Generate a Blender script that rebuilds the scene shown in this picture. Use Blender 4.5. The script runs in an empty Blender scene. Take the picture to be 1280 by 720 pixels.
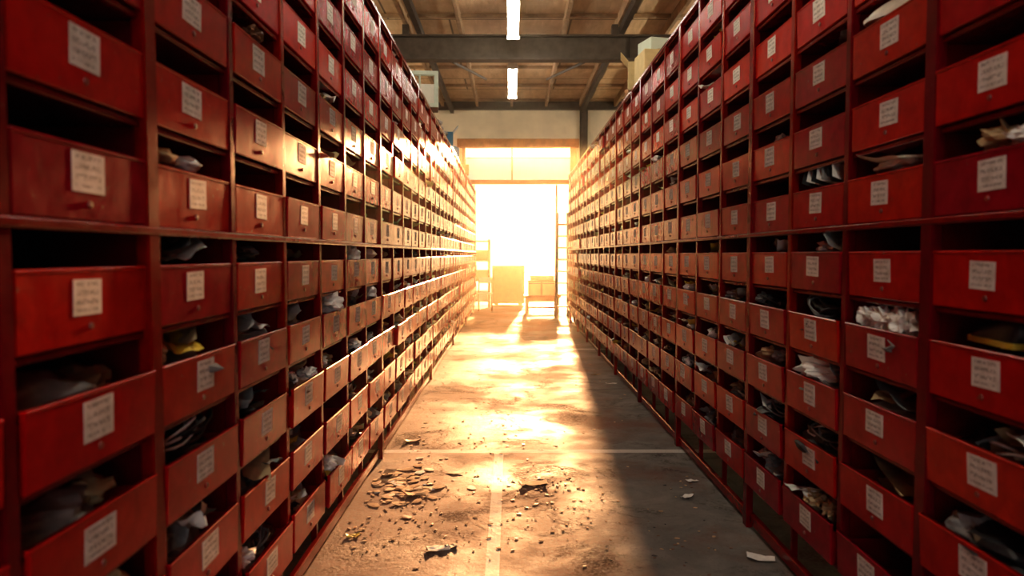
import bpy, bmesh, math, random
from mathutils import Vector, Matrix, Euler, noise
random.seed(7)
R=random.Random(11)
scene=bpy.context.scene
W=0.55; H=0.269
XL=-0.945; XR=1.30
CAMZ=1.48
BACK=22.0

# ---------------------------------------------------------------- materials
def newmat(name,spec=.5,tint=None):
    m=bpy.data.materials.new(name); m.use_nodes=True
    nt=m.node_tree; nt.nodes.clear()
    out=nt.nodes.new('ShaderNodeOutputMaterial')
    b=nt.nodes.new('ShaderNodeBsdfPrincipled')
    b.inputs['Specular IOR Level'].default_value=spec
    if tint: b.inputs['Specular Tint'].default_value=(*tint,1)
    nt.links.new(b.outputs[0],out.inputs[0])
    return m,nt,b
def ramp(nt,src,p0,p1,c0=(0,0,0,1),c1=(1,1,1,1)):
    r=nt.nodes.new('ShaderNodeValToRGB')
    r.color_ramp.elements[0].position=p0; r.color_ramp.elements[1].position=p1
    r.color_ramp.elements[0].color=c0; r.color_ramp.elements[1].color=c1
    nt.links.new(src,r.inputs[0]); return r.outputs[0]
def mixc(nt,fac,a,b,mode='MIX'):
    m=nt.nodes.new('ShaderNodeMix'); m.data_type='RGBA'; m.blend_type=mode
    for sock,v in ((m.inputs[0],fac),(m.inputs[6],a),(m.inputs[7],b)):
        if isinstance(v,(int,float)): sock.default_value=v
        elif isinstance(v,tuple): sock.default_value=v if len(v)==4 else (*v,1)
        else: nt.links.new(v,sock)
    return m.outputs[2]
def noise_t(nt,scale,detail=4,rough=.6,coord='Object',vec=None,dist=0):
    if vec is None:
        tc=nt.nodes.new('ShaderNodeTexCoord'); vec=tc.outputs[coord]
    n=nt.nodes.new('ShaderNodeTexNoise')
    n.inputs['Scale'].default_value=scale; n.inputs['Detail'].default_value=detail
    n.inputs['Roughness'].default_value=rough; n.inputs['Distortion'].default_value=dist
    nt.links.new(vec,n.inputs['Vector']); return n.outputs['Fac']
def math_n(nt,op,a,b=None,c=None):
    m=nt.nodes.new('ShaderNodeMath'); m.operation=op
    for i,v in enumerate((a,b,c)):
        if v is None: continue
        if isinstance(v,(int,float)): m.inputs[i].default_value=v
        else: nt.links.new(v,m.inputs[i])
    return m.outputs[0]
def bump(nt,b,h,strength=.2,dist=.01):
    n=nt.nodes.new('ShaderNodeBump'); n.inputs['Strength'].default_value=strength
    n.inputs['Distance'].default_value=dist
    nt.links.new(h,n.inputs['Height']); nt.links.new(n.outputs[0],b.inputs['Normal'])
def simple(name,col,rough=.6,var=.25,scale=12,metal=0,bmp=.15):
    m,nt,b=newmat(name)
    n=noise_t(nt,scale)
    dark=tuple(c*(1-var) for c in col); lite=tuple(min(1,c*(1+var)) for c in col)
    c=ramp(nt,n,.3,.7,(*dark,1),(*lite,1))
    nt.links.new(c,b.inputs['Base Color']); b.inputs['Roughness'].default_value=rough
    b.inputs['Metallic'].default_value=metal
    if bmp: bump(nt,b,noise_t(nt,scale*4),bmp,.004)
    return m

def red_paint(name,worn=1.0,base=1.0):
    m,nt,b=newmat(name,.32,(1,.36,.18))
    at=nt.nodes.new('ShaderNodeAttribute'); at.attribute_name='rnd'; rnd=at.outputs['Fac']
    n1=noise_t(nt,3.5,5); n2=noise_t(nt,38,6,.7); n3=noise_t(nt,150,3,.6); n4=noise_t(nt,9,6,.75,dist=.6); n5=noise_t(nt,14,5,.6,dist=.4)
    c=mixc(nt,ramp(nt,n5,.3,.7),(.30*base,.003*base,.009*base),(.46*base,.006*base,.014*base))
    hv=nt.nodes.new('ShaderNodeHueSaturation'); nt.links.new(c,hv.inputs['Color'])
    nt.links.new(math_n(nt,'MULTIPLY_ADD',rnd,.5,.74),hv.inputs['Value'])
    nt.links.new(math_n(nt,'MULTIPLY_ADD',rnd,.012,.494),hv.inputs['Hue'])
    c=hv.outputs[0]
    sm=math_n(nt,'MULTIPLY',ramp(nt,n4,.60,.76),.4*worn)
    c=mixc(nt,sm,c,(.13,.012,.010))
    chips=math_n(nt,'MULTIPLY',ramp(nt,n2,.66,.70),.7*worn)
    c=mixc(nt,chips,c,(.04,.009,.008))
    sp=math_n(nt,'MULTIPLY',ramp(nt,n3,.72,.76),.45*worn)
    c=mixc(nt,sp,c,(.6,.28,.22))
    nt.links.new(c,b.inputs['Base Color'])
    r=math_n(nt,'MULTIPLY_ADD',n4,.28,.06)
    r=math_n(nt,'ADD',r,math_n(nt,'MULTIPLY',chips,.3))
    nt.links.new(r,b.inputs['Roughness'])
    h=math_n(nt,'ADD',math_n(nt,'MULTIPLY',n2,.4),math_n(nt,'MULTIPLY',n1,1.5))
    bump(nt,b,h,.16,.005)
    return m
M_DRAW=red_paint('red_enamel_drawer')
M_FRAME=red_paint('red_enamel_frame',.8,.5)
M_PAPER=simple('white_paper',(.80,.78,.72),.8,.12,20)
M_TAN=simple('kraft_paper',(.46,.33,.18),.8,.2,14)
M_GREY=simple('grey_cloth',(.24,.23,.22),.9,.4,10)
M_DARK=simple('dark_rubber',(.022,.022,.024),.5,.4,10)
M_YEL=simple('yellow_plastic',(.66,.46,.05),.5,.2,10)
M_BROWN=simple('brown_leather',(.17,.075,.035),.55,.3,14)
M_KNOB=simple('knob_paint',(.20,.02,.012),.35,.3,30)
CM=[M_PAPER,M_TAN,M_GREY,M_DARK,M_YEL,M_BROWN]

def label_mat():
    m,nt,b=newmat('printed_label')
    uv=nt.nodes.new('ShaderNodeUVMap'); uv.uv_map='UVMap'
    sx=nt.nodes.new('ShaderNodeSeparateXYZ'); nt.links.new(uv.outputs[0],sx.inputs[0])
    fx=math_n(nt,'FRACT',sx.outputs[0]); fy=math_n(nt,'FRACT',sx.outputs[1])
    ln=math_n(nt,'FRACT',math_n(nt,'MULTIPLY',fy,4.0))
    l1=math_n(nt,'MULTIPLY',math_n(nt,'GREATER_THAN',ln,.26),math_n(nt,'LESS_THAN',ln,.78))
    mp=nt.nodes.new('ShaderNodeCombineXYZ')
    nt.links.new(math_n(nt,'MULTIPLY',sx.outputs[0],18.0),mp.inputs[0])
    nt.links.new(math_n(nt,'MULTIPLY',sx.outputs[1],10.0),mp.inputs[1])
    n=nt.nodes.new('ShaderNodeTexNoise'); n.inputs['Scale'].default_value=1.0; n.inputs['Detail'].default_value=2
    nt.links.new(mp.outputs[0],n.inputs['Vector'])
    let=math_n(nt,'GREATER_THAN',n.outputs['Fac'],.49)
    mg=math_n(nt,'MULTIPLY',math_n(nt,'GREATER_THAN',fx,.1),math_n(nt,'LESS_THAN',fx,.88))
    mg=math_n(nt,'MULTIPLY',mg,math_n(nt,'MULTIPLY',math_n(nt,'GREATER_THAN',fy,.12),math_n(nt,'LESS_THAN',fy,.92)))
    ink=math_n(nt,'MULTIPLY',math_n(nt,'MULTIPLY',l1,let),mg)
    d=noise_t(nt,25,4)
    base=ramp(nt,d,.35,.7,(.62,.59,.54,1),(.84,.82,.79,1))
    c=mixc(nt,math_n(nt,'MULTIPLY',ink,.66),base,(.10,.09,.09))
    nt.links.new(c,b.inputs['Base Color']); b.inputs['Roughness'].default_value=.6
    return m
M_LABEL=label_mat()

def floor_mat():
    m,nt,b=newmat('worn_concrete',.2)
    tc=nt.nodes.new('ShaderNodeTexCoord'); V=tc.outputs['Object']
    sx=nt.nodes.new('ShaderNodeSeparateXYZ'); nt.links.new(V,sx.inputs[0])
    big=noise_t(nt,.9,6,.62,vec=V); mid=noise_t(nt,4,7,.7,vec=V,dist=.4); fine=noise_t(nt,45,5,.7,vec=V); sp=noise_t(nt,90,4,.7,vec=V)
    c=mixc(nt,ramp(nt,mid,.35,.7),(.12,.118,.108),(.23,.22,.195))
    side=math_n(nt,'MULTIPLY_ADD',sx.outputs[0],-.12,.06)
    pm=ramp(nt,math_n(nt,'ADD',big,side),.42,.58)
    pm=math_n(nt,'MULTIPLY',pm,ramp(nt,fine,.26,.50))
    c=mixc(nt,math_n(nt,'MULTIPLY',pm,.8),c,(.18,.080,.052))
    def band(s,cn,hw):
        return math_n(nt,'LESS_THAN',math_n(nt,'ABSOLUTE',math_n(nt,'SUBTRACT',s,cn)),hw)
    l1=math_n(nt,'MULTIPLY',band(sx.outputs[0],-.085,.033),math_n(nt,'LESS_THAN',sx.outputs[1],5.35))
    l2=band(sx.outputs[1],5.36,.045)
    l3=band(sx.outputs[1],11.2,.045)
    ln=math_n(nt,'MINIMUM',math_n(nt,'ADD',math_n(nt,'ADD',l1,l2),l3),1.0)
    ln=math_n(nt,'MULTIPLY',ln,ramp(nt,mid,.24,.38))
    dm=math_n(nt,'MULTIPLY',ramp(nt,noise_t(nt,1.7,6,.7,vec=V,dist=.8),.52,.64),ramp(nt,fine,.40,.54))
    c=mixc(nt,math_n(nt,'MULTIPLY',dm,.8),c,(.030,.020,.014))
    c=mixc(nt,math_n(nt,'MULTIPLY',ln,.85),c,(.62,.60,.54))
    ds=ramp(nt,sp,.61,.65)
    c=mixc(nt,math_n(nt,'MULTIPLY',ds,.75),c,(.03,.022,.018))
    nt.links.new(c,b.inputs['Base Color'])
    r=math_n(nt,'MULTIPLY_ADD',ramp(nt,big,.38,.62),.34,.48)
    r=math_n(nt,'ADD',r,math_n(nt,'MULTIPLY',dm,.2))
    nt.links.new(r,b.inputs['Roughness'])
    h=math_n(nt,'ADD',math_n(nt,'MULTIPLY',mid,1.0),math_n(nt,'MULTIPLY',fine,.35))
    h=math_n(nt,'ADD',h,math_n(nt,'MULTIPLY',dm,.5))
    bump(nt,b,h,.4,.012)
    return m
M_FLOOR=floor_mat()
M_WALL=simple('cream_wall_paint',(.78,.71,.57),.8,.12,2)
M_STEEL=simple('dark_steel',(.065,.050,.040),.6,.4,6)
M_WOODTRIM=simple('oiled_wood',(.36,.16,.055),.5,.3,6)
M_JOIST=simple('joist_wood',(.36,.24,.14),.7,.3,5)
M_HOUSE=simple('white_enamel',(.7,.68,.62),.4,.08,8)
M_ASPH=simple('yard_ground',(.30,.25,.19),.8,.2,3)
def ply():
    m,nt,b=newmat('plywood_ceiling')
    tc=nt.nodes.new('ShaderNodeTexCoord')
    mp=nt.nodes.new('ShaderNodeMapping'); mp.inputs['Scale'].default_value=(3,.5,1)
    nt.links.new(tc.outputs['Object'],mp.inputs[0])
    g=noise_t(nt,3,6,.65,vec=mp.outputs[0],dist=.5); bg=noise_t(nt,.7,4)
    c=mixc(nt,ramp(nt,g,.3,.7),(.56,.40,.22),(.80,.62,.40))
    c=mixc(nt,ramp(nt,bg,.45,.7),c,(.48,.33,.19))
    br=nt.nodes.new('ShaderNodeTexBrick'); br.inputs['Scale'].default_value=1
    br.inputs['Brick Width'].default_value=2.4; br.inputs['Row Height'].default_value=1.2; br.inputs['Mortar Size'].default_value=.02
    nt.links.new(tc.outputs['Object'],br.inputs['Vector'])
    c=mixc(nt,math_n(nt,'MULTIPLY',br.outputs['Fac'],.8),c,(.06,.035,.02))
    nt.links.new(c,b.inputs['Base Color']); b.inputs['Roughness'].default_value=.7
    return m
M_PLY=ply()
def emis(name,col,s):
    m=bpy.data.materials.new(name); m.use_nodes=True; nt=m.node_tree; nt.nodes.clear()
    o=nt.nodes.new('ShaderNodeOutputMaterial'); e=nt.nodes.new('ShaderNodeEmission')
    e.inputs[0].default_value=(*col,1); e.inputs[1].default_value=s; nt.links.new(e.outputs[0],o.inputs[0]); return m
M_TUBE=emis('fluorescent_tube',(1,.91,.78),42)
M_TUBE2=emis('unseen_bay_tube',(1,.84,.60),130)
def frosted():
    m=bpy.data.materials.new('frosted_panel'); m.use_nodes=True; nt=m.node_tree; nt.nodes.clear()
    o=nt.nodes.new('ShaderNodeOutputMaterial'); a=nt.nodes.new('ShaderNodeBsdfTranslucent'); d=nt.nodes.new('ShaderNodeBsdfDiffuse')
    a.inputs[0].default_value=(.50,.64,.80,1); d.inputs[0].default_value=(.8,.76,.66,1)
    mx=nt.nodes.new('ShaderNodeMixShader'); mx.inputs[0].default_value=.5
    nt.links.new(a.outputs[0],mx.inputs[1]); nt.links.new(d.outputs[0],mx.inputs[2]); nt.links.new(mx.outputs[0],o.inputs[0]); return m
M_FROST=frosted()

# ---------------------------------------------------------------- mesh builder
class MB:
    def __init__(s,mats): s.v=[];s.f=[];s.m=[];s.r=[];s.uv=[];s.mats=mats;s.sm=[]
    def add(s,vs,fs,mat=0,rnd=.5,flip=False,uv=None,smooth=False):
        o=len(s.v); s.v.extend(tuple(v) for v in vs)
        for i,f in enumerate(fs):
            g=[o+k for k in f]
            if flip: g=g[::-1]
            s.f.append(g); s.m.append(mat); s.r.append(rnd); s.sm.append(smooth)
            if uv is not None:
                u=list(uv[i]); s.uv.append(u[::-1] if flip else u)
            else: s.uv.append(None)
    def obj(s,name,parent=None):
        me=bpy.data.meshes.new(name); me.from_pydata(s.v,[],s.f)
        for m in s.mats: me.materials.append(m)
        me.polygons.foreach_set('material_index',s.m)
        me.polygons.foreach_set('use_smooth',s.sm)
        a=me.attributes.new('rnd','FLOAT','FACE'); a.data.foreach_set('value',s.r)
        if any(u is not None for u in s.uv):
            l=me.uv_layers.new(name='UVMap'); buf=[]
            for f,u in zip(s.f,s.uv):
                if u is None: buf+= [0,0]*len(f)
                else:
                    for p in u: buf+=[p[0],p[1]]
            l.data.foreach_set('uv',buf)
        me.update()
        o=bpy.data.objects.new(name,me); scene.collection.objects.link(o)
        if parent: o.parent=parent
        return o
_c={}
def tbox(sx,sy,sz,bev=0):
    k=(round(sx,4),round(sy,4),round(sz,4),bev)
    if k in _c: return _c[k]
    bm=bmesh.new(); bmesh.ops.create_cube(bm,size=1)
    bmesh.ops.scale(bm,vec=(sx,sy,sz),verts=bm.verts)
    if bev: bmesh.ops.bevel(bm,geom=bm.edges[:],offset=bev,segments=1,affect='EDGES',profile=.5)
    bm.verts.index_update()
    r=([v.co.copy() for v in bm.verts],[[v.index for v in f.verts] for f in bm.faces]); bm.free(); _c[k]=r; return r
def tcyl(r,l,seg=10,bev=0,r2=None):
    bm=bmesh.new(); bmesh.ops.create_cone(bm,cap_ends=True,segments=seg,radius1=r,radius2=r if r2 is None else r2,depth=l)
    bm.verts.index_update()
    o=([v.co.copy() for v in bm.verts],[[v.index for v in f.verts] for f in bm.faces]); bm.free(); return o
def box(mb,c,s,bev=0,mat=0,rnd=.5,rot=None):
    vs,fs=tbox(*s,bev)
    Mx=Matrix.Translation(Vector(c))@(Euler(rot).to_matrix().to_4x4() if rot else Matrix.Identity(4))
    mb.add([Mx@v for v in vs],fs,mat,rnd)
def cyl(mb,p0,p1,r,mat=0,seg=10,rnd=.5,r2=None):
    p0=Vector(p0);p1=Vector(p1);d=p1-p0
    vs,fs=tcyl(r,d.length,seg,r2=r2)
    q=d.to_track_quat('Z','Y').to_matrix().to_4x4()
    Mx=Matrix.Translation((p0+p1)/2)@q
    mb.add([Mx@v for v in vs],fs,mat,rnd,smooth=True)
def empty(name,loc=(0,0,0)):
    e=bpy.data.objects.new(name,None); e.location=loc; e.empty_display_size=.2; scene.collection.objects.link(e); return e

# soft things -----------------------------------------------------
def lump(mb,c,s,mat,amp=.35,sub=3,freq=2.2,rot=0,seed=None,tf=None,smooth=False):
    bm=bmesh.new(); bmesh.ops.create_icosphere(bm,subdivisions=sub,radius=1)
    sd=Vector((R.uniform(0,99),R.uniform(0,99),R.uniform(0,99)))
    bm.verts.index_update(); vs=[]
    cr,sr=math.cos(rot),math.sin(rot)
    for v in bm.verts:
        p=v.co.copy()
        k=1+amp*noise.noise(p*freq+sd)*1.6+amp*.5*abs(noise.noise(p*freq*2.6+sd))
        p=p*k; p=Vector((p.x*s[0],p.y*s[1],p.z*s[2]))
        p=Vector((p.x*cr-p.y*sr,p.x*sr+p.y*cr,p.z))+Vector(c)
        vs.append(tf(p) if tf else p)
    mb.add(vs,[[v.index for v in f.verts] for f in bm.faces],mat,R.random(),smooth=smooth); bm.free()
def sheet(mb,c,sz,rot,mat,curl=1.0,tf=None,wob=.012,n=8):
    Mx=Matrix.Translation(Vector(c))@Euler(rot).to_matrix().to_4x4()
    sd=Vector((R.uniform(0,99),R.uniform(0,99),0)); vs=[];fs=[]
    for i in range(n+1):
        for j in range(n+1):
            a=(i/n-.5);b=(j/n-.5)
            z=curl*sz[0]*(a*a)*1.1+noise.noise(Vector((a*3,b*3,0))+sd)*wob*2
            z+=curl*sz[1]*.25*max(0,b)**2
            p=Mx@Vector((a*sz[0],b*sz[1],z)); vs.append(tf(p) if tf else p)
    for i in range(n):
        for j in range(n):
            k=i*(n+1)+j; fs.append([k,k+1,k+n+2,k+n+1])
    mb.add(vs,fs,mat,R.random(),smooth=True)
def tube(mb,pts,r,mat,seg=6,tf=None):
    vs=[];fs=[];n=len(pts)
    for i,p in enumerate(pts):
        t=(pts[min(i+1,n-1)]-pts[max(i-1,0)])
        if t.length<1e-6: t=Vector((0,0,1))
        t.normalize(); a=t.cross(Vector((.13,.21,1))).normalized(); b=t.cross(a)
        for k in range(seg):
            g=2*math.pi*k/seg; q=p+(a*math.cos(g)+b*math.sin(g))*r
            vs.append(tf(q) if tf else q)
    for i in range(n-1):
        for k in range(seg):
            fs.append([i*seg+k,i*seg+(k+1)%seg,(i+1)*seg+(k+1)%seg,(i+1)*seg+k])
    mb.add(vs,fs,mat,R.random(),smooth=True)
def cables(mb,c,rad,mat,n=4,r=.006,tf=None):
    for _ in range(n):
        ph=R.uniform(0,6.28);ex=R.uniform(.6,1.1);tl=R.uniform(-.6,.6);tz=R.uniform(-.3,.9)
        pts=[]
        m=22
        off=Vector((R.uniform(-.02,.02),R.uniform(-.05,.05),R.uniform(-.01,.03)))
        for i in range(m+1):
            a=ph+i/m*6.28*1.15
            rr=rad*(1+.12*math.sin(3*a+ph))
            x=math.cos(a)*rr*ex*.8;y=math.sin(a)*rr*1.1
            z=x*tl*.5+y*tz*.55+.012*math.sin(2*a+ph)
            pts.append(Vector(c)+off+Vector((x,y,z)))
        tube(mb,pts,r,mat,6,tf)
def shoe(mb,c,yaw,body,sole,tf=None,s=1.0):
    prof=[(-.13,.028,.055),(-.11,.036,.085),(-.06,.036,.078),(0,.036,.062),(.05,.043,.052),(.10,.042,.04),(.135,.028,.026),(.148,.008,.012)]
    cr,sr=math.cos(yaw),math.sin(yaw)
    vs=[];seg=12
    for x,wd,ht in prof:
        for k in range(seg):
            g=2*math.pi*k/seg
            y=math.cos(g)*wd*(1 if math.sin(g)<.2 else .8); z=max(-.006,math.sin(g)*ht)
            q=Vector((x*s,y*s,z*s)); q=Vector((q.x*cr-q.y*sr,q.x*sr+q.y*cr,q.z))+Vector(c); vs.append(tf(q) if tf else q)
    fs=[]
    for i in range(len(prof)-1):
        for k in range(seg): fs.append([i*seg+k,i*seg+(k+1)%seg,(i+1)*seg+(k+1)%seg,(i+1)*seg+k])
    fs.append(list(range(seg))[::-1]); fs.append([ (len(prof)-1)*seg+k for k in range(seg)])
    mb.add(vs,fs,body,.5,smooth=True)
    vs=[]
    for zz in (-.010,0.006):
        for x,wd,ht in prof: 
            q=Vector((x*1.03*s,wd*1.12*s,zz*s)); q=Vector((q.x*cr-q.y*sr,q.x*sr+q.y*cr,q.z))+Vector(c); vs.append(tf(q) if tf else q)
        for x,wd,ht in prof[::-1]:
            q=Vector((x*1.03*s,-wd*1.12*s,zz*s)); q=Vector((q.x*cr-q.y*sr,q.x*sr+q.y*cr,q.z))+Vector(c); vs.append(tf(q) if tf else q)
    n=len(prof)*2
    fs=[list(range(n))[::-1],list(range(n,2*n))]+[[k,(k+1)%n,n+(k+1)%n,n+k] for k in range(n)]
    mb.add(vs,fs,sole,.5)

# ---------------------------------------------------------------- shelving
def build_shelf(name,X0,s,y0,k0,k1,zoff,units,special):
    root=empty(name)
    fr=MB([M_FRAME]); dr=MB([M_DRAW,M_KNOB]); lb=MB([M_LABEL,M_HOUSE]); ct=MB(CM)
    flip=(s<0)
    def P(u,v,z): return Vector((X0+s*u,v,z))
    def B(mb,u,v,z,su,sv,sz,bev=0,mat=0,rnd=.5):
        vs,fs=tbox(su,sv,sz,bev)
        mb.add([P(u+p.x,v+p.y,z+p.z) for p in vs],fs,mat,rnd,flip)
    zb=1.55+zoff-5*H; zt=1.55+zoff+6*H; D=.42
    ya=y0+k0*W; yb=y0+k1*W
    B(fr,-D+.005,(ya+yb)/2,(zb+zt)/2,.01,yb-ya,zt-zb,0,0,.2)
    B(fr,-D/2+.005,(ya+yb)/2,zt+.012,D+.03,yb-ya+.04,.03,.004,0,.6)
    B(fr,-.012,(ya+yb)/2,.05,.03,yb-ya,.055,.004,0,.7)
    B(fr,-.10,(ya+yb)/2,zb-.03,.03,yb-ya,.05,.004,0,.3)
    for k in range(k0,k1+1):
        y=y0+k*W
        B(fr,-D/2,y,(zb+zt)/2,D,.012,zt-zb,0,0,R.random())
        thick=(k%units==0)
        wd=.062 if thick else .042
        B(fr,.004 if thick else -.001,y,(zt+(.0 if thick else zb))/2,.036,wd,zt-(0.0 if thick else zb),.004,0,R.random())
        if not thick: B(fr,-.03,y,zb/2,.028,.028,zb,.003,0,.4)
        B(fr,-D+.03,y,zb/2,.03,.03,zb,0,0,.4)
    for r in range(-5,7):
        z=1.55+zoff+r*H
        seam=(r==0)
        for k in range(k0,k1):
            B(fr,-D/2,y0+(k+.5)*W,z-.006,D,W-.012,.014,0,0,R.random())
        if seam: B(fr,.003,(ya+yb)/2,z-.009,.044,yb-ya,.022,.005,0,.7)
        else: B(fr,-.008,(ya+yb)/2,z-.008,.022,yb-ya,.016,.003,0,.5)
    tf_w=W-.056; fh=.166
    for k in range(k0,k1):
        for r in range(-5,6):
            y=y0+(k+.5)*W; z=1.55+zoff+r*H+.004
            rnd=R.random()
            out=.003+R.random()**2*.010 + (max(0,-r-1)*.004+R.random()*.006 if r<-1 else 0)
            if R.random()<.03 and y>4: out+=.02
            yaw=R.uniform(-.010,.010); droop=R.uniform(0,.03)+(.03*R.random() if r<-1 else 0)
            cy,sy=math.cos(yaw),math.sin(yaw)
            def T(p,out=out,y=y,z=z,cy=cy,sy=sy,droop=droop):
                u=p.x;v=p.y
                u2=u+ (p.z)*droop
                return P(u2*cy-v*sy+out,u2*sy+v*cy+y,z+p.z)
            def DB(u,v,zc,su,sv,sz,bev=0,mat=0):
                vs,fs=tbox(su,sv,sz,bev)
                dr.add([T(Vector((u+p.x,v+p.y,zc+p.z))) for p in vs],fs,mat,rnd,flip)
            DB(0,0,fh/2,.014,tf_w,fh,.003)
            DB(.0005,0,fh-.005,.017,tf_w+.002,.010,.003)
            DB(-.19,-tf_w/2+.006,.07,.37,.008,.13)
            DB(-.19,tf_w/2-.006,.07,.37,.008,.13)
            DB(-.19,0,.012,.37,tf_w-.012,.008)
            if y<14:
                kv=tcyl(.009,.005,8 if y>5 else 14,r2=.007)
                dr.add([T(Vector((.009+p.z,p.x+.0,.036+p.y))) for p in kv[0]],kv[1],1,rnd,flip,smooth=False)
            if R.random()<.97 or y<6:
                lw=.118*R.uniform(.9,1.05)/2; lh=.086*R.uniform(.9,1.06)/2; lz=fh-.022-.043+R.uniform(-.004,.004); lv=R.uniform(-.02,.02); a=R.uniform(-.03,.03)
                ca,sa=math.cos(a),math.sin(a)
                pts=[(-lw,-lh),(lw,-lh),(lw,lh),(-lw,lh)]
                pu=[Vector((.0083,lv+x*ca-q*sa,lz+x*sa+q*ca)) for x,q in pts]
                pb=[Vector((.0068,p.y,p.z)) for p in pu]
                i0=R.randint(0,400); j0=R.randint(0,400)
                uu=[(i0+.001,j0+.001),(i0+.999,j0+.001),(i0+.999,j0+.999),(i0+.001,j0+.999)]
                if s<0: uu=[uu[1],uu[0],uu[3],uu[2]]
                lb.add([T(p) for p in pu],[[0,1,2,3]],0,rnd,flip,uv=[uu])
                lb.add([T(p) for p in pu+pb],[[0,4,5,1],[1,5,6,2],[2,6,7,3],[3,7,4,0]],0,rnd,flip,uv=[[(i0+.01,j0+.01)]*4]*4)
            if y<0 : continue
            key=(k,r); near=y<9
            sub=3 if y<4.5 else 2
            zz0=.044 if r>=0 else (.036 if r==-1 else .032)
            us=.035 if r>=0 else .01
            def L(u,v,zc,a,b,c,mat,amp=.35,fr=2.2,sm=False): lump(ct,(u+(us if zc>.13 else 0),v,zc+(zz0 if zc>.13 else (.03 if r<-1 else 0))),(a,b,c),mat,amp,sub,fr,R.uniform(-.5,.5),tf=T,smooth=sm)
            def S(u,v,zc,a,b,rot,mat,curl=.8,wob=.012): sheet(ct,(u+us*.5,v,zc+zz0),(a,b),rot,mat,curl,tf=T,wob=wob,n=8 if near else 4)
            if key in special:
                for it in special[key]:
                    kd=it[0]
                    if kd=='L': L(*it[1:])
                    elif kd=='S': S(*it[1:])
                    elif kd=='C': cables(ct,(it[1][0],it[1][1],it[1][2]+.020),it[2],it[3],it[4],it[5],tf=T)
                    elif kd=='H': shoe(ct,(it[1][0],it[1][1],it[1][2]+.016),it[2],it[3],it[4],tf=T,s=it[5])
            else:
                pr=.15 if r>1 else (.45 if r>=0 else (.7 if r==-1 else .97))
                if y>14: pr*=.45
                if R.random()>pr: continue
                if r<0:
                    for _ in range(2 if near else 1):
                        L(R.uniform(-.15,-.11),R.uniform(-.10,.10),.09,.09,.13,.05+.02*R.random(),R.choice([2,2,3,5,1,2]),.4)
                nn=R.choice([1,2,3]) if r>=-1 else R.choice([4,5,6,7])
                if not near: nn=min(nn,3)
                for _ in range(nn):
                    t=R.random(); v=R.uniform(-.17,.17); u=R.uniform(-.12,-.05); zz=R.uniform(.135,.165)
                    if t<.30: L(u,v,zz,R.uniform(.03,.05),R.uniform(.03,.07),R.uniform(.02,.035),R.choice([0,0,1,1,2,5]),.55,2.8)
                    elif t<.68: S(u-.01,v,zz,R.uniform(.08,.12),R.uniform(.08,.2),(R.uniform(-.4,.4),R.uniform(-.5,.3),R.uniform(-1.5,1.5)),R.choice([0,0,0,1,1,2,4]),R.uniform(.2,1.3))
                    elif t<.80 and near: cables(ct,(u-.04,v*.6,zz),R.uniform(.05,.08),R.choice([3,3,0,2]),R.choice([2,3,4]),.005,tf=T)
                    elif t<.91 and near: shoe(ct,(-.10,v*.3,zz-.01),R.choice([1.5,-1.6,1.8]),R.choice([3,5,2,3]),R.choice([0,3,1]),tf=T,s=.9)
                    else: L(u-.02,v,zz-.02,.045,.09,.03,R.choice([2,3,5]),.3)
    fr.obj('frame',root); dr.obj('drawers',root); lb.obj('labels',root); ct.obj('drawer_contents',root)
    return zt

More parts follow.
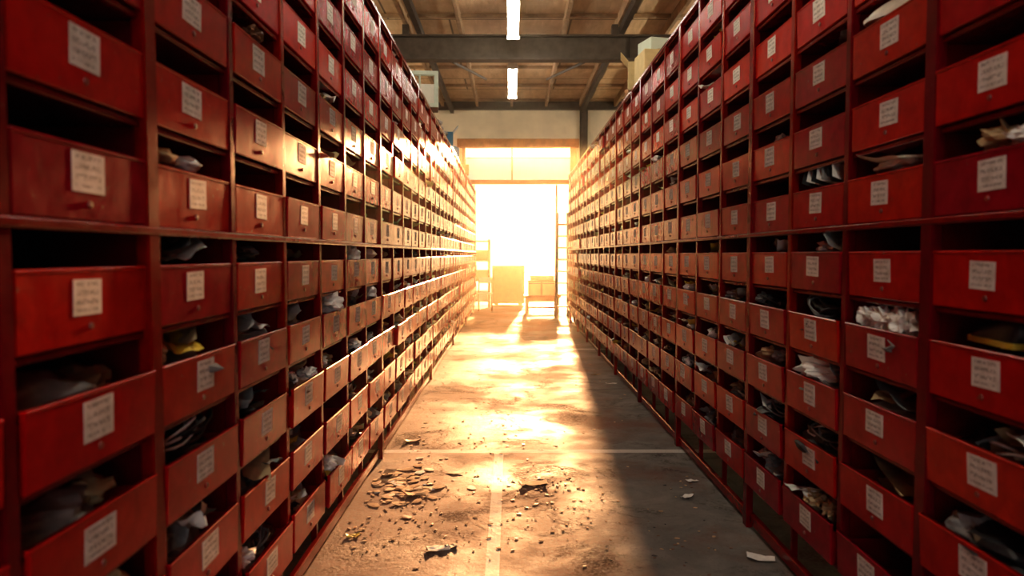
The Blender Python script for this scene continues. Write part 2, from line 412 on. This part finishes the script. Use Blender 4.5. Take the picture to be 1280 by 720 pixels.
spL={
 (0,0):[('L',-.09,-.12,.155,.05,.07,.024,1,.25,2,True),('L',-.08,.02,.15,.04,.06,.022,0,.3,2,True),('L',-.13,-.02,.10,.09,.16,.05,2)],
 (0,-1):[('S',-.12,.02,.17,.20,.26,(0.25,-.25,.3),2,.4),('S',-.10,.07,.18,.14,.20,(.3,-.3,.6),0,.3),('S',-.14,-.1,.165,.15,.2,(-.1,.1,-.3),0,.4)],
 (0,-2):[('L',-.14,0,.08,.12,.18,.05,2),('S',-.10,.05,.175,.13,.18,(.4,-.3,.3),1,.8),('S',-.11,.0,.165,.12,.2,(.2,.1,1.0),4,.7),('L',-.10,-.12,.15,.04,.05,.03,0,.5)],
 (0,-3):[('L',-.14,0,.08,.12,.18,.05,3),('C',(-.11,-.03,.17),.095,0,4,.0045),('C',(-.10,.04,.175),.08,3,4,.007)],
 (0,-4):[('L',-.14,0,.08,.12,.18,.06,2)]+[('S',-.11+.03*i%.07,-.14+.05*i,.15,.08,.12,(.4*math.sin(i*2),.5*math.cos(i*3),i*.9),[0,2,0,1,0,2][i],1.2) for i in range(6)]+[('C',(-.12,0,.16),.08,2,3,.004)],
 (1,-1):[('L',-.11,-.02,.15,.07,.12,.035,3,.4),('L',-.09,.04,.165,.04,.06,.022,2,.5)],
 (1,-2):[('L',-.13,0,.10,.1,.17,.05,2,.4),('S',-.09,-.05,.165,.12,.2,(.2,-.2,.4),0,.8),('S',-.11,.06,.165,.10,.2,(.1,.2,1.2),0,.6),('C',(-.1,0,.16),.07,3,3,.005)],
 (1,-3):[('L',-.13,0,.10,.1,.17,.05,3,.4),('S',-.09,-.03,.165,.12,.2,(.3,-.3,.2),0,1.),('S',-.10,.08,.16,.10,.15,(-.2,.2,.8),2,.6),('S',-.12,-.1,.165,.1,.16,(.3,.1,2),0,.6)],
 (-1,-2):[('L',-.13,-.06,.13,.09,.14,.05,2,.35,2,True),('L',-.12,.1,.12,.08,.09,.05,5,.35)],
 (-1,-1):[],(-1,-3):[('L',-.12,-.06,.12,.09,.14,.05,2,.35),('L',-.10,.10,.14,.05,.07,.03,1,.4)],
 (-1,-4):[('L',-.14,-.05,.14,.10,.14,.06,2,.5),('L',-.09,.08,.155,.08,.10,.05,1,.5),('L',-.08,-.02,.16,.05,.06,.035,0,.5),('L',-.12,-.14,.14,.07,.08,.05,0,.5)],
 (2,-2):[('S',-.09,0,.165,.12,.2,(.2,-.2,.4),0,.8),('L',-.13,.0,.10,.1,.17,.05,2)],
 (5,-1):[('L',-.06,0,.16,.05,.06,.04,0,.6)],(4,-1):[('L',-.05,.0,.16,.05,.06,.04,0,.6)],
 (3,-2):[('L',-.05,.02,.17,.06,.08,.045,0,.6)],(5,-2):[('L',-.04,.0,.17,.05,.06,.04,0,.6)],
 (0,1):[],(1,1):[],(2,1):[],(1,0):[],
}
spR={
 (0,0):[('S',-.070,.04,.168,.13,.34,(0.10,.02,.10),0,.45,.006),('S',-.10,-.06,.155,.17,.32,(0.05,.06,-.1),0,.3,.006),('L',-.11,.0,.15,.07,.17,.020,0,.3)],
 (1,0):[('S',-.09,-.14+.045*i,.165+.004*(i%2),.15,.08,(.9,-.1,.25+.05*i),[0,3,2,0,3,0,3][i],.5,.004) for i in range(7)],
 (-1,0):[('L',-.08,.02,.155,.05,.06,.03,1,.5),('L',-.07,-.09,.15,.04,.05,.022,0,.5),('S',-.08,-.02,.155,.12,.1,(.3,-.3,.4),1,1)],
 (1,-1):[('S',-.08,-.06,.17,.12,.18,(.3,-.4,.5),0,.9),('S',-.12,.04,.165,.14,.16,(-.2,-.2,.9),1,.9),('L',-.09,.03,.15,.05,.08,.025,0,.5)],
 (1,-2):[('L',-.14,0,.08,.12,.18,.05,3),('C',(-.095,-.03,.17),.095,3,6,.006),('C',(-.09,.03,.175),.08,2,4,.005)],
 (0,-2):[('L',-.12,0,.09,.12,.18,.05,2)]+[('L',-.07+.02*(i%2),-.15+.06*i,.160,.035,.045,.036,0,.75,3.2) for i in range(6)],
 (-1,-2):[('L',-.15,0,.08,.1,.17,.05,3),('H',(-.065,.03,.17),1.75,3,4,.95)],
 (1,-3):[('L',-.12,0,.09,.12,.18,.05,2),('S',-.085,-.10,.17,.11,.18,(.2,-.2,.3),0,1.4,.01),('S',-.08,.02,.175,.11,.2,(-.2,-.1,-.4),0,1.5,.01),('S',-.09,.10,.17,.11,.16,(.2,.2,.9),0,1.2,.01),('L',-.08,.0,.16,.06,.14,.03,0,.5)],
 (2,-3):[('L',-.12,0,.12,.1,.16,.05,5),('L',-.08,-.08,.165,.04,.06,.03,2,.4),('L',-.08,.06,.165,.05,.06,.03,1,.4)],
 (1,-4):[('L',-.12,0,.09,.12,.18,.06,3)]+[('C',(-.10,-.05,.165),.085,2,4,.004),('C',(-.10,.05,.17),.085,0,3,.004),('C',(-.10,.0,.17),.09,3,4,.007)],
 (2,-4):[('L',-.12,0,.12,.1,.16,.05,3),('C',(-.10,0,.165),.08,2,3,.005),('S',-.09,.06,.165,.12,.12,(.3,.2,.3),0,1)],
 (0,-3):[('L',-.14,0,.09,.12,.18,.05,2),('S',-.10,-.02,.16,.16,.3,(.1,-.1,.2),2,.4),('S',-.11,.05,.165,.14,.2,(.1,.2,.8),1,.4)],
 (-1,-4):[('L',-.12,0,.12,.12,.18,.05,3),('L',-.1,.1,.14,.06,.08,.04,2,.4)],
 (0,-4):[('L',-.14,0,.08,.12,.18,.05,5),('S',-.12,.0,.14,.14,.3,(.1,.1,.2),1,.6)],
 (0,2):[('H',(-.06,.08,.18),1.3,0,0,.85),('L',-.14,.05,.1,.05,.05,.06,0)],
 (0,1):[],(1,1):[],(0,-1):[],(-1,-1):[],(-1,1):[],
}
YL=3.41*W; YR=4.03*W
ztL=build_shelf('drawer_shelving',XL,1,YL,-6,32,0.0,6,spL)
ztR=build_shelf('drawer_shelving',XR,-1,YR,-7,25,0.04,3,spR)

# ---------------------------------------------------------------- room
def one(name,parts,mats):
    mb=MB(mats)
    for p in parts: box(mb,*p)
    return mb.obj(name)
CE=6.1
one('floor',[((0,9,-.05),(18,26.4,.1))],[M_FLOOR])
one('ceiling',[((0,9,CE+.05),(18,26.4,.1))],[M_PLY])
one('wall_left',[((-9.1,9,CE/2),(.2,26.4,CE))],[M_WALL])
one('wall_right',[((9.1,9,CE/2),(.2,26.4,CE))],[M_WALL])
rx0,rx1,rz1=-1.3,1.7,3.6  # rear opening added behind the camera to let in fill light
one('wall_rear',[(((-9+rx0)/2,-4.1,CE/2),(9+rx0,.2,CE)),(((9+rx1)/2,-4.1,CE/2),(9-rx1,.2,CE)),(((rx0+rx1)/2,-4.1,(CE+rz1)/2),(rx1-rx0,.2,CE-rz1))],[M_WALL])
ox0,ox1,oz1=-1.36,1.83,4.72
one('wall_back',[(((-9+ox0)/2,BACK+.1,CE/2),(9+ox0,.2,CE)),(((9+ox1)/2,BACK+.1,CE/2),(9-ox1,.2,CE)),(((ox0+ox1)/2,BACK+.1,(CE+oz1)/2),(ox1-ox0,.2,CE-oz1))],[M_WALL])
one('yard_ground',[((0,42,-.08),(60,39.6,.1)),((0,-24,-.08),(60,39.6,.1))],[M_ASPH])
d=empty('added_rear_door')  # trim around the added rear fill opening, out of view
mb=MB([M_WOODTRIM])
box(mb,((rx0+rx1)/2,-3.96,rz1+.1),(rx1-rx0+.4,.1,.2),.01)
for x in (rx0-.08,rx1+.08): box(mb,(x,-3.96,rz1/2),(.16,.1,rz1),.01)
mb.obj('door_frame',d)
d=empty('door_1')
mb=MB([M_WOODTRIM])
box(mb,((ox0+ox1)/2,BACK-.04,oz1+.12),(ox1-ox0+.5,.12,.26),.01)
box(mb,(ox0-.08,BACK-.03,oz1/2),(.18,.10,oz1),.01)
box(mb,(ox1+.08,BACK-.03,oz1/2),(.18,.10,oz1),.01)
box(mb,((ox0+ox1)/2,BACK+.08,3.68),(ox1-ox0,.12,.13),.01)
box(mb,(.05,BACK+.1,4.22),(.045,.06,.98),.005)
box(mb,((ox0+ox1)/2,BACK+.1,4.42),(ox1-ox0,.04,.03),.004)
box(mb,(ox0+.25,BACK+.1,1.8),(.05,.06,3.6),.005)
box(mb,(ox1-.42,BACK+.1,1.8),(.05,.06,3.6),.005)
o=mb.obj('door_frame',d)
mb=MB([M_FROST]); box(mb,((ox0+ox1)/2,BACK+.11,4.08),(ox1-ox0,.004,.66)); mb.obj('transom_panel',d)
mb=MB([M_STEEL]); box(mb,(2.22,BACK-.12,CE/2),(.16,.2,CE),.01); box(mb,(2.22,BACK-.02,CE/2),(.24,.03,CE)); mb.obj('steel_column')
mb=MB([M_STEEL]); box(mb,(0,BACK-.12,5.95),(17.8,.2,.24),.01); mb.obj('wall_beam')
for y in (14.0,5.5,-2.5):
    mb=MB([M_STEEL])
    box(mb,(0,y,5.41),(17.9,.03,.44)); box(mb,(0,y,5.20),(17.9,.24,.035),.005); box(mb,(0,y,5.64),(17.9,.24,.035),.005)
    for x in (-7,-4.6,-2.3,0,2.3,4.6,7): box(mb,(x,y,5.42),(.02,.2,.42))
    for x in range(-8,9,2): box(mb,(x,y,5.76),(.12,.14,.2))
    mb.obj('steel_roof_beam')
mb=MB([M_JOIST])
for i,x in enumerate([-8.2+1.03*k for k in range(17)]):
    box(mb,(x,9,CE-.10),(.075,25.8,.20),.004)
for y in [ -3+1.9*k for k in range(14)]:
    box(mb,(0,y,CE-.03),(17.8,.09,.06))
mb.obj('ceiling_joists')
mb=MB([M_STEEL])
for x in (-1.75,2.15,-5.7,6.1):
    box(mb,(x,9,5.80),(.10,25.8,.16),.004)
for (a,b) in (((-1.75,14,5.5),(-3.6,17.5,5.8)),((2.15,14,5.5),(.9,18,5.8)),((2.15,14,5.5),(3.9,17.5,5.8)),((-1.75,14,5.5),(-.6,18,5.8))):
    cyl(mb,a,b,.03)
mb.obj('roof_bracing')
for yc in (16.95,11.9,6.9,1.9,-2.2):
    L=3.0 if yc>0 else 2.4
    e=empty('fluorescent_light',(0.05,yc,5.45))
    mb=MB([M_HOUSE,M_STEEL]); box(mb,(0,0,.05),(.20,L,.06),.01); box(mb,(0,0,.015),(.09,L,.03),.005)
    for sx in (-1,1): box(mb,(0,sx*(L/2-.02),-.005),(.24,.03,.07),.005)
    for sy in (-1,1): cyl(mb,(0,sy*L*.35,.08),(0,sy*L*.35,CE-5.45-.2+.2),.006,1,6)
    mb.obj('housing',e)
    mb=MB([M_TUBE])
    for sx in (-.07,.07): cyl(mb,(sx,-L/2+.03,-.012),(sx,L/2-.03,-.012),.025,0,10)
    mb.obj('tubes',e)
for x in (-5.2,5.2):  # unseen side-bay tubes, strength raised to brighten ceiling and back wall
    for yc in (3,10,17):
        e=empty('fluorescent_light',(x,yc,4.9))
        mb=MB([M_HOUSE,M_STEEL]); box(mb,(0,0,.03),(.06,3,.03),.005)
        for sy in (-1,1): cyl(mb,(0,sy*1.0,.04),(0,sy*1.0,1.2),.006,1,6)
        mb.obj('housing',e)
        mb=MB([M_TUBE2]); cyl(mb,(0,-1.45,-.05),(0,1.45,-.05),.05,0,10); mb.obj('tubes',e)

# ---------------------------------------------------------------- background things
M_CARD=simple('cardboard',(.36,.19,.08),.8,.15,8)
M_CREAM=simple('cream_box',(.66,.56,.30),.7,.12,8)
M_PALE=simple('pale_green_frame',(.55,.66,.58),.5,.1,8)
M_BLUE=simple('blue_plastic',(.03,.14,.25),.4,.2,8)
M_WHITE=simple('white_sack',(.6,.55,.48),.8,.1,8)
e=empty('workbench',(.80,18.2,0))
mb=MB([M_WOODTRIM])
box(mb,(0,0,.43),(.92,.6,.05),.006)
for x in(-.38,.38):
    for y in(-.23,.23): box(mb,(x,y,.205),(.075,.075,.41),.005)
box(mb,(0,-.25,.35),(.80,.03,.09),.003); box(mb,(0,.25,.35),(.80,.03,.09),.003)
for x in(-.38,.38): box(mb,(x,0,.14),(.04,.42,.05),.003)
box(mb,(0,0,.14),(.74,.05,.05),.003)
mb.obj('bench_frame',e)
e=empty('packing_box',(.78,18.2,.457))
mb=MB([M_CREAM,M_CARD,M_STEEL])
box(mb,(0,0,.17),(.66,.44,.34),.008,0); box(mb,(0,0,.355),(.70,.48,.03),.006,1); box(mb,(0,-.225,.17),(.05,.006,.33),0,1)
box(mb,(.02,0,.42),(.58,.38,.09),.008,0); box(mb,(.02,0,.475),(.62,.42,.02),.004,1); box(mb,(0,-.224,.30),(.64,.006,.02),0,2)
mb.obj('box_body',e)
e=empty('plywood_crate',(-.06,21.2,0))
mb=MB([M_WOODTRIM,M_CARD]); box(mb,(0,0,.6),(.92,.5,1.08),.005,1)
for x in(-.43,.43): box(mb,(x,-.265,.6),(.07,.03,1.10),.004)
for z in(.09,1.11): box(mb,(0,-.265,z),(.80,.03,.07),.004)
for x in(-.35,.35): box(mb,(x,0,.03),(.1,.5,.06))
mb.obj('crate_body',e)
e=empty('storage_rack',(-.84,20.4,0))
mb=MB([M_WOODTRIM])
for x in(-.24,.24):
    for y in(-.3,.3): box(mb,(x,y,.95),(.05,.05,1.9),.003)
for z in(.18,.75,1.3,1.85): box(mb,(0,0,z),(.54,.66,.03),.003)
mb.obj('rack_frame',e)
mb=MB([M_WHITE,M_CARD,M_CREAM]); 
for z,m in((.195,0),(.765,2),(1.315,1)):
    box(mb,(.02,-.1,z+.14),(.40,.36,.28),.02,m); box(mb,(-.02,.16,z+.09),(.34,.14,.18),.01,(m+1)%3)
mb.obj('rack_boxes',e)
e=empty('folding_chair',(-.66,18.9,0))
mb=MB([M_WOODTRIM,M_WHITE])
for x in(-.17,.17):
    cyl(mb,(x,-.2,0),(x,.16,.86),.018); cyl(mb,(x,.2,0),(x,-.16,.46),.018)
box(mb,(0,0,.46),(.38,.36,.03),.005,1); box(mb,(0,.15,.80),(.38,.02,.16),.005,1,.5,(-.35,0,0))
mb.obj('chair_frame',e)
e=empty('ladder_rack',(1.85,17.6,0))
mb=MB([M_STEEL,M_WOODTRIM])
for x in(-.3,.3):
    for y in(-.5,.5): box(mb,(x,y,1.5),(.05,.05,3.0),.004)
for z in(.3,.8,1.3,1.8,2.3,2.9): 
    box(mb,(0,0,z),(.62,1.04,.035),.003,1)
mb.obj('rack_frame',e)
mb=MB([M_WHITE,M_CARD,M_STEEL,M_BROWN])
for z in(.32,.82,1.32,1.82,2.32):
    for j in range(3):
        hh=R.uniform(.15,.36); box(mb,(R.uniform(-.06,.02)-.04,-.33+j*.33,z+hh/2),(R.uniform(.35,.5),.26,hh),.01,R.randint(0,3))
mb.obj('rack_goods',e)
e=empty('stepladder',(1.22,16.9,0))
mb=MB([M_STEEL,M_WOODTRIM])
for x in(-.15,.15):
    cyl(mb,(x,-.28,0),(x*.8,0,2.45),.030); cyl(mb,(x,.30,0),(x*.8,0,2.45),.025)
for i in range(8): box(mb,(0,-.28+.28*(i+1)/9,2.45*(i+1)/9),(.30,.09,.035),.003,1)
mb.obj('ladder_frame',e)

zL=ztL+.029; zR=ztR+.029
def framed(name,loc,w,h,mat,rz=0):
    e=empty(name,loc); e.rotation_euler=(0,0,rz); mb=MB([mat,M_HOUSE])
    t=.05
    box(mb,(0,0,t/2),(w,.06,t),.004); box(mb,(0,0,h-t/2),(w,.06,t),.004)
    box(mb,(-w/2+t/2,0,h/2),(t,.058,h),.004); box(mb,(w/2-t/2,0,h/2),(t,.058,h),.004)
    box(mb,(-w*.1,0,h/2),(.02,.03,h-.06)); box(mb,(0,.14,.02),(w,.3,.04),.004); box(mb,(0,.28,h*.4),(w,.03,h*.8),.004,1)
    mb.obj('frame_body',e)
framed('window_frame',(-1.02,8.5,zL),.36,.42,M_PALE,.1)
def carton(name,loc,s,mat,rz=0,open_=False):
    e=empty(name,loc); e.rotation_euler=(0,0,rz); mb=MB([mat,M_CARD])
    t=.006
    box(mb,(0,0,t/2),(s[0],s[1],t))
    for sx in(-1,1): box(mb,(sx*(s[0]/2),0,s[2]/2),(t,s[1],s[2]),.001)
    for sy in(-1,1): box(mb,(0,sy*(s[1]/2),s[2]/2),(s[0],t,s[2]),.001)
    if open_:
        box(mb,(-s[0]/2-.04,0,s[2]+.05),(t,s[1],.13),0,0,.5,(0,-.7,0)); box(mb,(s[0]/2+.04,0,s[2]+.05),(t,s[1],.13),0,0,.5,(0,.7,0))
    else:
        box(mb,(0,0,s[2]),(s[0],s[1],t)); box(mb,(0,0,s[2]+.004),(s[0]*.16,s[1]+.01,.003),0,1)
    mb.obj('carton_body',e)
carton('cardboard_box',(1.45,7.35,zR),(.30,.36,.26),M_CREAM,.1)
carton('cardboard_box',(1.42,7.9,zR),(.28,.30,.30),M_CREAM,-.15,True)
carton('cardboard_box',(1.46,7.35,zR+.265),(.24,.28,.12),M_PALE,.3)
carton('cardboard_box',(1.54,8.6,zR),(.28,.40,.22),M_CARD,.1)
carton('plastic_crate',(-1.04,11.6,zL),(.24,.30,.22),M_BLUE,.1,True)
carton('plastic_crate',(-1.04,12.6,zL),(.22,.34,.15),M_BLUE,-.2)
carton('cardboard_box',(-1.06,13.8,zL),(.28,.34,.28),M_CREAM,.1)
carton('cardboard_box',(-1.04,15.6,zL),(.28,.34,.20),M_CARD,.1)
mb=MB(CM)
for i in range(5): lump(mb,(-1.02+R.uniform(-.05,.05),9.8+i*.22,zL+.06),(.07,.09,.045),R.choice([2,5,3,0]),.4,2)
mb.obj('rag_pile')

# ---------------------------------------------------------------- floor debris
def fx(px,py):
    y=CAMZ*900/(py-318); return ((px-638)/900*y, y)
def scrap(mb,x,y,sz,mat,lift=.02):
    n=R.randint(4,7); a0=R.uniform(0,6.28); vs=[]
    ax=R.uniform(0,3.14)
    tx=R.uniform(-.08,.08); ty=R.uniform(-.02,.10)
    for i in range(n):
        a=a0+6.283*i/n; r=sz*R.uniform(.65,1.05)
        px=math.cos(a)*r*1.2; py=math.sin(a)*r*.8
        px,py=px*math.cos(ax)-py*math.sin(ax),px*math.sin(ax)+py*math.cos(ax)
        vs.append(Vector((px,py,px*tx-py*ty*.5+R.uniform(0,lift*.4))))
    zmin=min(v.z for v in vs); vs=[v+Vector((x,y,.0015-zmin)) for v in vs]
    c=sum(vs,Vector())/n+Vector((0,0,lift*.2)); th=Vector((0,0,.002))
    V=[c]+vs+[c+th]+[v+th for v in vs]
    fs=[]
    for i in range(n):
        j=(i+1)%n
        fs.append([0,1+j,1+i]); fs.append([n+1,n+2+i,n+2+j]); fs.append([1+i,1+j,n+2+j,n+2+i])
    mb.add(V,fs,mat,R.random())
M_SCR=[simple('cardboard_scrap_a',(.60,.42,.25),.85,.2,8,0,0),simple('cardboard_scrap_b',(.42,.27,.15),.85,.2,8,0,0),M_BROWN,M_PAPER,M_DARK]
mb=MB(M_SCR)
for _ in range(110):
    px=R.gauss(500,30); py=R.gauss(610,13)
    x,y=fx(px,py); 
    if x<XL+.06: continue
    scrap(mb,x,y,R.uniform(.012,.055),R.choice([0,0,1,1,0,2,3]),R.uniform(.002,.010))
mb.obj('cardboard_scraps')
mb=MB(M_SCR)
for cx,cy,sx,sy,nn in ((672,610,28,8,50),(520,555,14,8,20),(440,675,20,14,40),(690,625,30,12,40),(860,615,12,10,16),(560,690,40,14,30),(750,475,12,8,8),(500,640,40,18,70),(640,540,60,30,50),(700,660,60,30,50),(560,600,60,40,60),(850,660,50,30,26),(530,520,30,30,40),(560,460,20,30,30),(880,700,40,20,18),(770,500,20,30,20),(680,450,30,20,20)):
    for _ in range(nn):
        x,y=fx(R.gauss(cx,sx),R.gauss(cy,sy))
        if XL+.06<x<XR-.06: scrap(mb,x,y,R.uniform(.003,.015)*(1+.06*max(0,y-4)),R.choice([1,2,4,0,2,0]),.003)
mb.obj('floor_litter')
def paper_scrap(px,py,sz,mat,name='paper_scrap',curl=.5,rot=.3):
    mb=MB([mat]); x,y=fx(px,py)
    sheet(mb,(0,0,.008),(sz,sz*.6),(-.10,.04,rot),0,curl*.4,wob=.005)
    zmin=min(v[2] for v in mb.v); mb.v=[(v[0]+x,v[1]+y,v[2]-zmin+.002) for v in mb.v]
    mb.obj(name)
paper_scrap(546,693,.11,M_PAPER); paper_scrap(957,706,.13,M_PAPER,rot=-.3); paper_scrap(862,626,.09,M_PAPER,rot=1)
paper_scrap(868,606,.08,M_PAPER,rot=.2); paper_scrap(668,609,.17,M_SCR[0],'cardboard_flap',.8,.1); paper_scrap(438,676,.07,M_YEL,'plastic_scrap')
paper_scrap(563,690,.07,M_DARK,'rubber_scrap'); paper_scrap(745,470,.12,M_TAN,'kraft_paper_scrap'); paper_scrap(765,481,.12,M_PAPER); paper_scrap(515,554,.13,M_BROWN,'leather_scrap')
paper_scrap(520,622,.15,M_SCR[0],'cardboard_flap',.6,.5); paper_scrap(484,596,.13,M_SCR[0],'cardboard_flap',.9,1.4)

# ---------------------------------------------------------------- light
sd=bpy.data.lights.new('sun','SUN'); sd.energy=15; sd.color=(1,.48,.20); sd.angle=math.radians(1.8)
so=bpy.data.objects.new('sun',sd); scene.collection.objects.link(so)
tosun=Vector((.062,1,math.tan(math.radians(8.75)))).normalized()
so.rotation_euler=tosun.to_track_quat('Z','Y').to_euler(); so.location=(3,30,8)
w=bpy.data.worlds.new('world'); scene.world=w; w.use_nodes=True; nt=w.node_tree; nt.nodes.clear()
wo=nt.nodes.new('ShaderNodeOutputWorld'); bg=nt.nodes.new('ShaderNodeBackground')
tc=nt.nodes.new('ShaderNodeTexCoord')
dp=nt.nodes.new('ShaderNodeVectorMath'); dp.operation='DOT_PRODUCT'; nt.links.new(tc.outputs['Generated'],dp.inputs[0]); dp.inputs[1].default_value=tosun
dv=dp.outputs['Value']
c=ramp(nt,dv,.2,.97,(.76,.80,.85,1),(1,.62,.30,1))
st=math_n(nt,'ADD',math_n(nt,'MULTIPLY',ramp(nt,dv,.0,.9,(1,1,1,1),(.65,.65,.65,1)),3.2),math_n(nt,'MULTIPLY',math_n(nt,'POWER',math_n(nt,'MAXIMUM',dv,0),60),3.0))
nt.links.new(c,bg.inputs[0]); nt.links.new(st,bg.inputs[1])
nt.links.new(bg.outputs[0],wo.inputs[0])
def portal(name,x0,x1,z1,y,rx):
    ad=bpy.data.lights.new(name,'AREA'); ad.shape='RECTANGLE'; ad.size=x1-x0; ad.size_y=z1
    ad.cycles.is_portal=True
    ao=bpy.data.objects.new(name,ad); scene.collection.objects.link(ao)
    ao.location=((x0+x1)/2,y,z1/2); ao.rotation_euler=(math.radians(rx),0,0)
portal('doorway_skylight',ox0,ox1,oz1,BACK+.3,-90)
portal('doorway_skylight',rx0,rx1,rz1,-4.3,90)  # portal for the added rear fill opening
mb=MB([]); box(mb,((XL+XR)/2,12.5,2.65),(XR-XL-.12,18.6,5.0))  # scattering box added to imitate bloom and veil around the far doorway
vm=bpy.data.materials.new('glow_haze'); vm.use_nodes=True; nt=vm.node_tree; nt.nodes.clear()
o=nt.nodes.new('ShaderNodeOutputMaterial'); vs=nt.nodes.new('ShaderNodeVolumeScatter')
vs.inputs['Density'].default_value=.0065; vs.inputs['Anisotropy'].default_value=.82; vs.inputs['Color'].default_value=(1,.82,.58,1)
nt.links.new(vs.outputs[0],o.inputs['Volume'])
mb.mats=[vm]; mb.obj('glow_haze')

# ---------------------------------------------------------------- camera
cd=bpy.data.cameras.new('camera'); co=bpy.data.objects.new('camera',cd); scene.collection.objects.link(co)
cd.sensor_width=36; cd.lens=900/1280*36; cd.clip_start=.02
co.location=(0,0,CAMZ); co.rotation_euler=(math.radians(90-2.67),0,math.radians(-.13))
cd.dof.use_dof=True; cd.dof.focus_distance=6; cd.dof.aperture_fstop=2.2
scene.camera=co
scene.view_settings.view_transform='Standard'
try: scene.view_settings.look='Medium High Contrast'
except Exception as ex: print('look',ex)
scene.view_settings.exposure=-0.3
